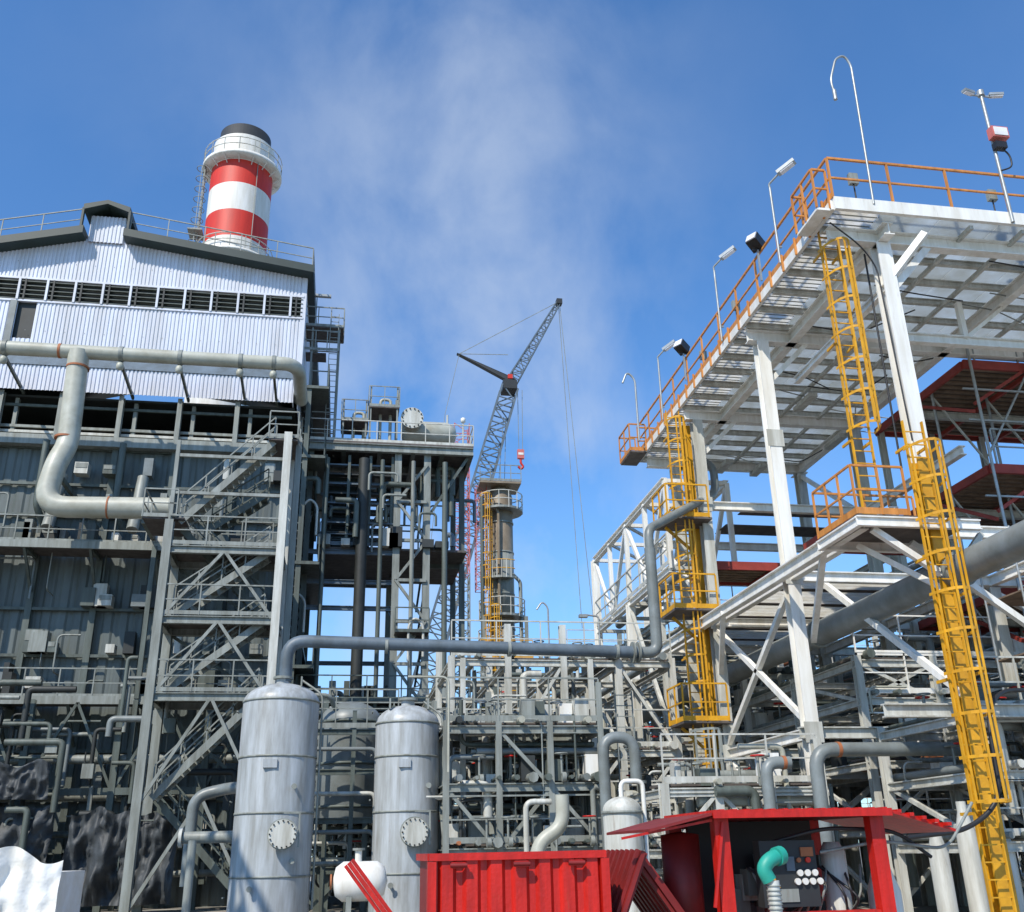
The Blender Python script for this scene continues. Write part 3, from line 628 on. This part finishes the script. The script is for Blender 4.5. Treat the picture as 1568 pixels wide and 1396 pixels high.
def flood(a,b_,z):
    f=MB('floodlight'); f.beam((a,b_,z-1.2),(a,b_,z-.2),.05,.05,GALV); f.beam((a-.15,b_,z-.2),(a+.15,b_,z-.2),.04,.04,BLACK)
    f.beam((a-.2,b_-.12,z+.12),(a+.12,b_+.1,z-.05),.34,.3,BLACK); f.beam((a-.225,b_-.135,z+.135),(a-.2,b_-.12,z+.12),.3,.26,LENS); f.done()
flood(10.9,21.8,17.4); flood(10.9,28.2,17.5)
jb=MB('junction_boxes',ep)
for (a,b_,z) in ((11.6,17.9,16.6),(15.3,17.9,16.5),(10.98,24,16.6),(11.02,27,16.5)): jb.box(a,a+.22,b_,b_+.12,z,z+.3,GREY); jb.tube([(a+.1,b_+.05,z),(a+.1,b_+.05,z-.7)],.02,BLACK,6)
jb.tube([(12.2,18.8,15.2),(12.15,18.8,8.3)],.025,BLACK,6); jb.tube([(11.05,18.2,15.6),(11.8,18.3,15.1),(12.2,18.4,14.6),(12.22,18.3,10)],.02,BLACK,6,.3)
r=random.Random(44)
for i in range(16):
    a=r.uniform(12.6,17); b_=r.uniform(19,33); jb.tube([(a,b_,15.5),(a+r.uniform(.5,2),b_,15.35),(a+r.uniform(2,3),b_+r.uniform(-2,2),15.5)],.02,r.choice([BLACK,GREY,OFFW]),6,.3)
    if i%3==0: jb.box(a,a+.3,b_,b_+1.2,15.15,15.28,OFFW)
jb.done()
bd=MB('large_grey_duct'); bd.tube([(12.6,12.5,7.0),(12.6,44,7.0)],.33,PIPEG,28)
for b_ in (18,24.5,31,37): bd.tube([(12.6,b_,7.0),(12.6,b_+.12,7.0)],.38,GREY,24)
bd.done()
tg=MB('truss_gantry')
for a in (10.9,13.2):
    tg.ib((a,31.2,13.8),(a,41.5,13.8),.2,.25,WHITE); tg.ib((a,31.2,10.6),(a,41.5,10.6),.2,.25,WHITE)
    for i in range(4):
        b0=31.2+i*2.57; tg.beam((a,b0,10.6),(a,b0,13.8),.16,.16,WHITE); tg.beam((a,b0,10.6 if i%2 else 13.8),(a,b0+2.57,13.8 if i%2 else 10.6),.13,.13,WHITE)
    tg.ib((a,41.5,0),(a,41.5,13.8),.3,.3,WHITE); tg.ib((a,36.4,0),(a,36.4,10.6),.3,.3,WHITE)
    tg.beam((a,36.4,4),(a,41.5,10.4),.13,.13,OFFW); tg.beam((a,36.4,10.4),(a,31.6,4),.13,.13,OFFW)
for i in range(5):
    b0=31.2+i*2.57; tg.beam((10.9,b0,13.8),(13.2,b0,13.8),.14,.14,WHITE); tg.beam((10.9,b0,10.6),(13.2,b0,10.6),.14,.14,OFFW)
    if i<4: tg.beam((10.9,b0,13.8),(13.2,b0+2.57,13.8),.1,.1,OFFW)
tg.rail([(10.8,31.2,10.75),(10.8,41.5,10.75)],OFFW,sp=1.6)
tg.tube([(12,31,11),(12,42,11)],.18,PIPEG,12); tg.tube([(11.5,31,11),(11.5,42,11)],.1,OFFW,10)
tg.done()
# ---------------------------------------------------------------- pipe racks
def rack(name,a0,a1,nA,b0,b1,nB,lv,seed,cm=OFFW,dens=1.,railm=OFFW,cw=.2,pd=None):
    r=random.Random(seed); k=MB(name)
    As=[a0+(a1-a0)*i/nA for i in range(nA+1)]; Bs=[b0+(b1-b0)*i/nB for i in range(nB+1)]
    PM=[GREY,GREY,PIPEG,GREEN,PIPE,OFFW,OFFW,GREEN,DARK]
    for a in As:
        for b_ in Bs: k.ib((a,b_,0),(a,b_,lv[-1]+r.choice([.2,.2,1.2])),cw,cw,cm)
    for li,z in enumerate(lv):
        top=li==len(lv)-1
        for b_ in Bs: k.ib((a0,b_,z),(a1,b_,z),.14,.2,cm)
        for a in As: k.ib((a,b0,z-.012),(a,b1,z-.012),.14,.2,cm)
        a=a0+.3
        while a<a1:
            if r.random()<(.35 if top else .7)*dens: k.tube([(a,b0-.3,z+.22),(a,b1+.3,z+.22)],r.choice([.05,.07,.09,.13]),r.choice(PM+[RUST] if r.random()<.3 else PM),8)
            a+=r.uniform(.3,.7)
        for j in range(int(9*dens)):
            b_=r.uniform(b0,b1); s0=r.uniform(a0,a1-2); s1=min(a1,s0+r.uniform(1.5,6)); zz=z+r.choice([-.9,-.5,.5] if top else [-.5,.6,.8,1.1])
            P=[(s0,b_,zz),(s1,b_,zz)]
            if r.random()<.6: P.append((s1,b_,max(.5,zz-r.uniform(.8,3))))
            if r.random()<.4 and not top: P.insert(0,(s0,b_,zz+r.uniform(.5,1.2)))
            k.tube(P,r.choice([.04,.06,.08,.12]),r.choice(PM),8,.25)
        if r.random()<.8: 
            k.box(a0,a1,b0+.2,b0+1.1,z+.15,z+.2,GRT); k.rail([(a0,b0-.05,z+.2),(a1,b0-.05,z+.2)],railm,sp=1.4,w=.04)
        for j in range(int(14*dens)):
            a=r.uniform(a0,a1);b_=r.uniform(b0,b1); k.box(a,a+r.uniform(.12,.5),b_,b_+.4,z+.15,z+r.uniform(.35,.9),r.choice([GREY,OFFW,DARK,GREEN,WHITE]))
        for j in range(int(12*dens)):
            a=r.uniform(a0,a1);b_=r.uniform(b0-.4,b1); k.tube([(a,b_,z+.3),(a,b_,z+.75)],.03,GREY,6); k.ring((a,b_,z+.78),.16,.02,r.choice([REDP,GREY,GREY,BLUEST]),10); k.disc((a,b_,z+.22),.12,GREY,'x',10,.1)
    zs=[.1]+list(lv)
    for i in range(len(zs)-1):
        for j in range(nA):
            if r.random()<.5: k.beam((As[j],b0,zs[i]),(As[j+1],b0,zs[i+1]),.09,.09,cm)
            if r.random()<.3: k.beam((As[j+1],b0,zs[i]),(As[j],b0,zs[i+1]),.09,.09,cm)
        for a in As:
            if r.random()<.6: k.beam((a,Bs[0],zs[i]),(a,Bs[1],zs[i+1]),.09,.09,cm)
    for j in range(int(34*dens)):
        a=r.uniform(a0,a1); b_=r.uniform(b0-.6,b1); z=r.uniform(.5,lv[-1]-1); L=r.uniform(.6,2.4)
        k.tube([(a,b_,z),(a,b_,z+L),(a+r.uniform(-1.2,1.2),b_,z+L)],r.choice([.02,.03,.05,.07,.12]),r.choice(PM),8,.2)
    return k.done()
rack('unseen_shadow_rack',3.2,10.2,4,30,42,3,[2.3,4.4,7.1],11,OFFW,1.4)
rack('unseen_shadow_rack',13.5,24.5,5,24.5,40,4,[2.0,3.6,5.2,6.2],12,OFFW,1.2,WHITE)
rack('unseen_shadow_rack',-2,9,5,50,58,2,[3,5.5,7.6],13,GREY,1.2)
rack('unseen_shadow_rack',10.5,42,12,46,56,2,[3,5.5,8,10.3],14,GREY,1.8)
rack('unseen_shadow_rack',-2.4,3.0,3,36,42,2,[1.8,3.6,5.6],15,GREEN,1.5,GREEN)
rack('unseen_shadow_rack',7.4,11.3,3,23,29,2,[1.6,2.9],16,OFFW,1.2)
rack('unseen_shadow_rack',13.3,24,6,19.8,23.5,1,[1.6,3.0,4.2],18,OFFW,1.4)
rack('unseen_shadow_rack',-3,60,16,66,76,1,[3,6,8.5],17,GREY,1.4)
rack('unseen_shadow_rack',2.6,6.6,3,25.5,29,2,[1.7,3.2,4.6],21,GREY,1.5,GREY,.15)
rack('unseen_shadow_rack',11.5,17.2,3,34.5,44,2,[2.5,5,7.5,9.6],22,OFFW,1.2)
rack('unseen_shadow_rack',18.5,30,5,30,40,2,[2.5,5,8,11],23,OFFW,1.4)
rack('unseen_shadow_rack',-.9,2.8,3,31.5,35,1,[1.3,2.4,3.6,4.8],25,GREEN,1.3,GREY,.14)
# unseen open rack left of camera, added to cast shadows on the vessels
rack('unseen_shadow_rack',-18.5,-11.2,3,12.5,19.5,2,[5,9,12.5,16],31,GREY,1.0)
fb=MB('pipe_bends')
fb.tube([(15,22,3.75),(10.75,22,3.75),(10.75,22,.3)],.16,PIPEG,16,.45); fb.tube([(10.3,22.4,3.5),(9.7,22.4,3.5),(9.7,22.4,.3)],.14,PIPEG,16,.35)
fb.tube([(11.3,22,3.75),(11.38,22,3.75)],.175,RUST,16); fb.tube([(10.1,22.4,3.5),(10.18,22.4,3.5)],.155,RUST,16)
fb.tube([(5.1,23.5,2.9),(5.1,23.5,2.2),(4.5,23.5,1.9),(4.3,23.5,.3)],.16,PIPE,16,.5)
fb.tube([(6.4,24.5,1.5),(6.4,24.5,4.3),(7.2,24.5,4.3),(7.2,24.5,3.2)],.14,PIPEG,16,.4); fb.disc((7.2,24.5,3.2),.25,GREY,'z',16,.06)
fb.tube([(2.9,28,5),(2.9,28,2.6),(1.5,28,2.6)],.14,PIPEG,14,.4)
fb.tube([(-4.0,30,1.0),(-4.0,30,3.3),(-3.2,30,3.5),(-2.4,29,3.5)],.16,PIPEG,14,.4)
fb.tube([(-3.4,26,.3),(-3.4,26,2.1)],.1,GREY,10)
fb.tube([(-3.9,28,2.2),(-3.2,28,2.2),(-2.4,27.5,2.2)],.15,GREY,12); fb.disc((-4.0,28,2.2),.24,OFFW,'x',16,.08)
fb.tube([(8.7,33,7.2),(8.7,33,9.3),(8.2,33,9.35)],.035,GALV,8,.1); fb.box(8.0,8.3,32.9,33.1,9.25,9.35,GALV); fb.tube([(6.9,33,7.2),(6.9,33,9.6),(6.7,33,9.8),(6.5,33,9.5)],.03,GALV,8,.15)
for a,h in ((12.2,1.9),(12.9,2.3),(13.7,2.0),(14.6,2.6)): fb.rev((a,20,0),[(.2,0),(.2,h-.4),(.1,h),(.1,h+.2)],OFFW,18)
fb.done()
rw=MB('red_access_walkways')
def walkway(a0,a1,b0,b1,z,side=True):
    rw.beam((a0,b0,z),(a1,b0,z),.1,.28,REDST); rw.beam((a0,b0+.07,z),(a0,b1,z),.1,.24,REDST); rw.beam((a0,b1,z),(a1,b1,z),.1,.26,REDST)
    b_=b0+.25
    while b_<b1: rw.beam((a0+.07,b_,z-.02),(a1,b_,z-.02),.13,.07,PLK); b_+=.31
    a=a0+2.2
    while a<a1: rw.beam((a,b0+.07,z-.16),(a,b1,z-.16),.1,.14,REDST); a+=2.2
    rw.box(a0+.07,a1,b0+.07,b1-.07,z+.03,z+.05,GRT)
for i,z in enumerate((15.0,11.65,8.2,5.2)):
    walkway(17.9+.15*i,27,23.6,28.8,z)
    rw.ib((18,26.5,z-.35),(27,26.5,z-.35),.18,.24,OFFW); rw.beam((18,23.6,z-1.3),(19.8,23.6,z-.15),.08,.1,REDST); rw.beam((18,23.7,z-1.5),(18,26.3,z-.15),.1,.1,REDST)
    rw.rail([(18.3,23.6,z+.15),(27,23.6,z+.15)],GALV,sp=1.5,toe=False)
    for j in range(4): 
        rw.beam((18+j*1.9,23.5,z-3),(19.9+j*1.9,23.5,z-.2),.055,.055,GALV)
        rw.beam((19.9+j*1.9,25.5,z-3),(18+j*1.9,25.5,z-.2),.055,.055,OFFW)
    for zz in (.9,1.9): rw.beam((17.6,23.45,z-zz),(26,23.45,z-zz),.05,.05,GALV)
walkway(11.8,15.5,30,32,10.4); walkway(13.5,17,24.2,26.5,10.0)
for a in (18.0,19.9,21.8,23.7): rw.tube([(a,23.42,0),(a,23.42,17.0)],.045,GALV,8); rw.tube([(a,25.5,0),(a,25.5,15)],.045,GALV,8); rw.ib((a,28.7,0),(a,28.7,15),.18,.2,OFFW)
rw.done()
sw=MB('scaffold_tower')
for a in (16.6,18.3,19.8,21.3):
    for b_ in (21.5,23): sw.tube([(a,b_,0),(a,b_,9.2)],.03,GALV,6)
for z in (1.5,3,4.5,6,7.5): 
    sw.box(16.6,21.4,21.4,23.1,z,z+.04,PLK); sw.rail([(16.6,21.5,z),(21.3,21.5,z)],GALV,sp=2,toe=False,w=.04)
    sw.beam((16.6,21.45,z),(18.3,21.45,z+1.5),.04,.04,GALV); sw.beam((19.8,21.45,z),(18.3,21.45,z+1.5),.04,.04,GALV); sw.beam((19.8,21.45,z),(21.3,21.45,z+1.5),.04,.04,GALV)
sw.done()
gl2=MB('grey_access_ladder')
gl2.ladder(15.3,20,0,5.5,GREY,True); gl2.ladder(9.6,26,0,4.6,GREY,True); gl2.ladder(8.0,28,2,6,GREY,False); gl2.done()
# ---------------------------------------------------------------- red skip in the foreground
rb=MB('red_waste_skip')
rb.corr(1.35,3.8,15,.15,1.62,REDP,pitch=.31,dep=.06); rb.corrb(15,17.4,3.8,.15,1.62,REDP,.31,.05)
rb.box(1.3,3.86,14.9,15.06,1.6,1.70,REDP); rb.box(1.3,3.86,17.3,17.4,1.6,1.70,REDP); rb.box(1.28,1.4,15.07,17.29,1.6,1.698,REDP); rb.box(3.76,3.88,15.07,17.29,1.6,1.698,REDP)
rb.box(1.36,3.79,17.3,17.36,.15,1.6,REDD); rb.box(1.35,1.4,15.02,17.3,.15,1.6,REDD); rb.box(1.3,3.85,14.92,17.4,0.0,.15,REDD)
for a in (1.33,3.83): rb.box(a-.06,a+.06,14.88,15.05,.16,1.59,REDP)
for a in (1.7,2.6,3.4): rb.box(a-.1,a+.1,14.86,14.9,1.5,1.58,REDP); rb.tube([(a-.12,14.84,1.54),(a+.12,14.84,1.54)],.03,REDD,8)
def panel(mb,p0,p1,u,t,m,ribs=5,mr=None):
    (a0,z0),(a1,z1)=p0,p1; b0,b1=u; d=V((a1-a0,0,z1-z0)).normalized(); n=V((-d.z,0,d.x))
    A=[V((a0,b0,z0)),V((a1,b0,z1)),V((a1,b1,z1)),V((a0,b1,z0))]; Bq=[x+n*t for x in A]
    mb.add(A+Bq,[(0,1,2,3),(7,6,5,4),(0,4,5,1),(1,5,6,2),(2,6,7,3),(3,7,4,0)],m)
    for i in range(ribs):
        b_=b0+(b1-b0)*(i+.5)/ribs
        mb.beam(V((a0,b_,z0))-n*.03,V((a1,b_,z1))-n*.03,.1,.05,mr or m); mb.beam(V((a0,b_,z0))+n*(t+.03),V((a1,b_,z1))+n*(t+.03),.1,.05,mr or m)
panel(rb,(1.1,.5),(.2,1.62),(15.0,15.5),.06,REDP,2,REDP)
panel(rb,(3.95,.4),(4.5,1.66),(15.05,17.3),.06,REDD,8,REDD)  # right-hand flaps take the darker red, their shadow put into the colour
panel(rb,(5.3,.5),(4.5,1.62),(15.3,17.3),.06,REDD,8,REDD)
rb.done()
sk=empty('red_generator_skid')
s=MB('frame',sk)
for a in (5.65,8.15,):
    for b_ in (15,17.2): s.box(a-.11,a+.11,b_-.1,b_+.1,.201,2.12,REDP)
s.box(5.77,8.03,14.92,15.08,0.62,.80,REDP); s.box(5.53,8.27,14.89,17.3,.0,.2,REDP)
s.box(5.77,8.03,17.1,17.25,2.0,2.12,REDP)
def roofp(P,m,t=.04):
    P=[V(p) for p in P]; Q=[p+V((0,0,t)) for p in P]; s.add(P+Q,[(3,2,1,0),(4,5,6,7),(0,1,5,4),(1,2,6,5),(2,3,7,6),(3,0,4,7)],m)
roofp([(5.45,14.7,2.14),(8.3,14.7,2.14),(8.3,17.4,2.14),(5.45,17.4,2.14)],REDP)
roofp([(4.5,14.8,1.93),(5.44,14.7,2.14),(5.44,17.4,2.14),(4.5,17.3,1.93)],REDD)
roofp([(8.31,14.7,2.14),(9.45,14.9,1.86),(9.45,17.3,1.86),(8.31,17.4,2.14)],REDP)
for i in range(14):
    a=5.6+i*.2; s.beam((a,14.68,2.2),(a,17.4,2.2),.07,.05,REDP); s.beam((a,14.74,2.12),(a,17.38,2.12),.05,.035,REDD)
for i in range(5):
    a=8.45+i*.2; z=2.2-(a-8.31)*.245; s.beam((a,14.72,z),(a,17.35,z),.07,.05,REDP)
s.box(5.45,8.3,14.66,14.697,2.1,2.21,REDP)
s.beam((5.66,14.88,2.05),(5.4,14.8,.9),.04,.04,REDP); s.beam((4.1,14.9,1.85),(5.5,14.9,2.08),.035,.035,REDP)
s.rev((5.35,16,1.1),[(.001,-.9),(.3,-.9),(.3,.8),(.001,.85)],REDD,20)
s.done()
e=MB('engine_and_panel',sk)
e.box(5.8,8.0,16.9,17.0,.2,2.1,BLACK)
e.box(6.35,7.25,15.25,15.5,.85,1.78,SOOT)
for i,(x,z,m,rr) in enumerate([(6.95+.12*j,1.32,GAUGE,.048) for j in range(3)]+[(6.9+.12*j,1.2,GAUGE,.048) for j in range(4)]+[(6.95,1.5,RUST,.035),(7.1,1.5,CRED,.04),(6.6,1.5,GAUGE,.06)]):
    e.disc((x,15.2,z),rr,m,'y',14,.04)
e.box(6.75,6.88,15.22,15.25,1.35,1.55,BLUEST); e.box(7.0,7.2,15.22,15.25,1.55,1.68,RUST); e.box(6.4,6.9,15.23,15.26,.92,1.1,GREY)
e.add([(6.4,15.23,1.12),(6.62,15.23,1.12),(6.51,15.23,1.32)],[(0,1,2)],YEL)
rr_=random.Random(8)
for i in range(16):
    a=rr_.uniform(6.4,8.0); e.tube([(a,15.6,.7),(a+rr_.uniform(-.3,.3),15.2,rr_.uniform(.9,1.2)),(a+rr_.uniform(-.4,.4),15.7,1.4)],.02,rr_.choice([BLACK,GREY,BLACK]),6,.2)
for i in range(14):
    a=rr_.uniform(5.9,7.8); b_=rr_.uniform(15.7,16.6); z=rr_.uniform(.4,1.4); e.box(a,a+rr_.uniform(.15,.5),b_,b_+.3,z,z+rr_.uniform(.15,.5),rr_.choice([GREY,BLACK,DARK,GREEN,BLUEST]))
e.rev((7.75,15.7,.9),[(.2,-.7),(.2,.7),(.12,.85),(.01,.85)],OFFW,16); e.rev((8.7,16,0),[(.26,0),(.26,1.0),(.13,1.4),(.13,1.55),(.01,1.55)],WHITE,16)
e.tube([(6.6,15.4,1.75),(7.4,15.2,1.95),(8.6,15.2,1.9),(9.2,15.3,1.5)],.03,BLACK,8,.3); e.tube([(7.4,15.4,1.6),(8.3,15.1,1.75),(9.5,15.3,1.6),(10.2,15.5,2.3)],.025,GREY,8,.3)
e.done()
hs=MB('exhaust_hose')
hs.tube([(6.15,14.4,.0),(6.15,14.4,1.25)],.09,OFFW,16); hs.tube([(6.1,14.4,1.25),(6.02,14.4,1.4),(6.12,14.4,1.52),(6.26,14.45,1.56)],.105,TEAL,16,.1)
hs.tube([(6.26,14.45,1.56),(6.36,14.5,1.58)],.13,TEAL,16)
for i in range(9): hs.ring((6.15,14.4,.7+i*.06),.095,.012,GREY,16)
hs.done()
tp=MB('white_tarpaulin_cover')
drape(tp,-7,-4.1,17,0.,1.82,TARP,.22,4,70,30); tp.box(-7,-4.2,17.3,19,.0,1.55,TARP)
tp.done()
bl=MB('black_cable'); bl.tube([(14.6,18.6,4.6),(12.9,18.0,4.5),(12.25,17.6,4.0),(12.2,17.6,2.4),(11.4,17.6,1.9),(10,17.3,1.8)],.045,BLACK,8,.5); bl.done()
# ---------------------------------------------------------------- light, world, camera
SUN_EL=math.radians(46); 
az=math.radians(-40)
sdv=V((math.sin(az)*math.cos(SUN_EL),-math.cos(az)*math.cos(SUN_EL),math.sin(SUN_EL)))
sl=bpy.data.lights.new('sun','SUN'); sl.energy=5.0; sl.angle=math.radians(.5); sl.color=(1,.94,.84)
so=bpy.data.objects.new('sun',sl); so.rotation_euler=sdv.to_track_quat('Z','Y').to_euler(); sc.collection.objects.link(so)
W=bpy.data.worlds.new("World"); sc.world=W; W.use_nodes=True; nt=W.node_tree; N=nt.nodes; L=nt.links
bg=N['Background']; sky=N.new('ShaderNodeTexSky'); sky.sky_type='NISHITA'; sky.sun_disc=False; sky.sun_elevation=SUN_EL
sky.sun_rotation=math.atan2(sdv.x,sdv.y); sky.air_density=1.0; sky.dust_density=.3; sky.ozone_density=2.0
bg.inputs[1].default_value=.14
tc=N.new('ShaderNodeTexCoord'); sp=N.new('ShaderNodeSeparateXYZ'); L.new(tc.outputs['Generated'],sp.inputs[0])
def mth(op,a,b=None,cl=False):
    n=N.new('ShaderNodeMath'); n.operation=op; n.use_clamp=cl
    for i,x in enumerate((a,b)):
        if x is None: continue
        if isinstance(x,(int,float)): n.inputs[i].default_value=x
        else: L.new(x,n.inputs[i])
    return n.outputs[0]
tint=N.new('ShaderNodeMixRGB'); tint.blend_type='MULTIPLY'; tint.inputs[0].default_value=1; tint.inputs[2].default_value=(.74,1.18,1.56,1); L.new(sky.outputs[0],tint.inputs[1])
mp=N.new('ShaderNodeMapping'); mp.inputs['Scale'].default_value=(2.8,2.8,2.0); mp.inputs['Location'].default_value=(.3,.2,.1); L.new(tc.outputs['Generated'],mp.inputs[0])
nz=N.new('ShaderNodeTexNoise'); nz.inputs['Scale'].default_value=1.9; nz.inputs['Detail'].default_value=10; nz.inputs['Roughness'].default_value=.55; nz.inputs['Distortion'].default_value=.2; L.new(mp.outputs[0],nz.inputs['Vector'])
ratio=mth('DIVIDE',sp.outputs['X'],mth('MAXIMUM',sp.outputs['Y'],.05))
dx=mth('DIVIDE',mth('SUBTRACT',ratio,.11),.24); gs=mth('POWER',2.718,mth('MULTIPLY',mth('MULTIPLY',dx,dx),-1))
low=mth('MULTIPLY',mth('SUBTRACT',.85,sp.outputs['Z']),2.2,True)
cl=mth('MULTIPLY',mth('SUBTRACT',nz.outputs['Fac'],.39),3.6,True)
cl=mth('MULTIPLY',cl,mth('ADD',mth('MULTIPLY',mth('MULTIPLY',gs,.72),mth('ADD',mth('MULTIPLY',low,.7),.3)),.03),True)
haze=mth('MULTIPLY',mth('SUBTRACT',.38,sp.outputs['Z']),.8,True)
mh=N.new('ShaderNodeMixRGB'); L.new(haze,mh.inputs[0]); L.new(tint.outputs[0],mh.inputs[1]); mh.inputs[2].default_value=(3.3,4.4,5.6,1)
mx=N.new('ShaderNodeMixRGB'); L.new(cl,mx.inputs[0]); L.new(mh.outputs[0],mx.inputs[1]); mx.inputs[2].default_value=(4.6,5.3,6.4,1)
L.new(mx.outputs[0],bg.inputs[0])
cam=bpy.data.cameras.new('camera'); cam.sensor_width=36; cam.lens=36*1500/1568; cam.clip_end=5000
co=bpy.data.objects.new('camera',cam); sc.collection.objects.link(co); sc.camera=co
Rm=Matrix.Rotation(math.radians(-9.87),4,'Z')@Matrix.Rotation(math.radians(90+22),4,'X')@Matrix.Rotation(math.radians(-1.2),4,'Z')
co.matrix_world=Matrix.Translation((0,0,1.7))@Rm
sc.view_settings.view_transform='Standard'; sc.view_settings.look='None'; sc.view_settings.exposure=0
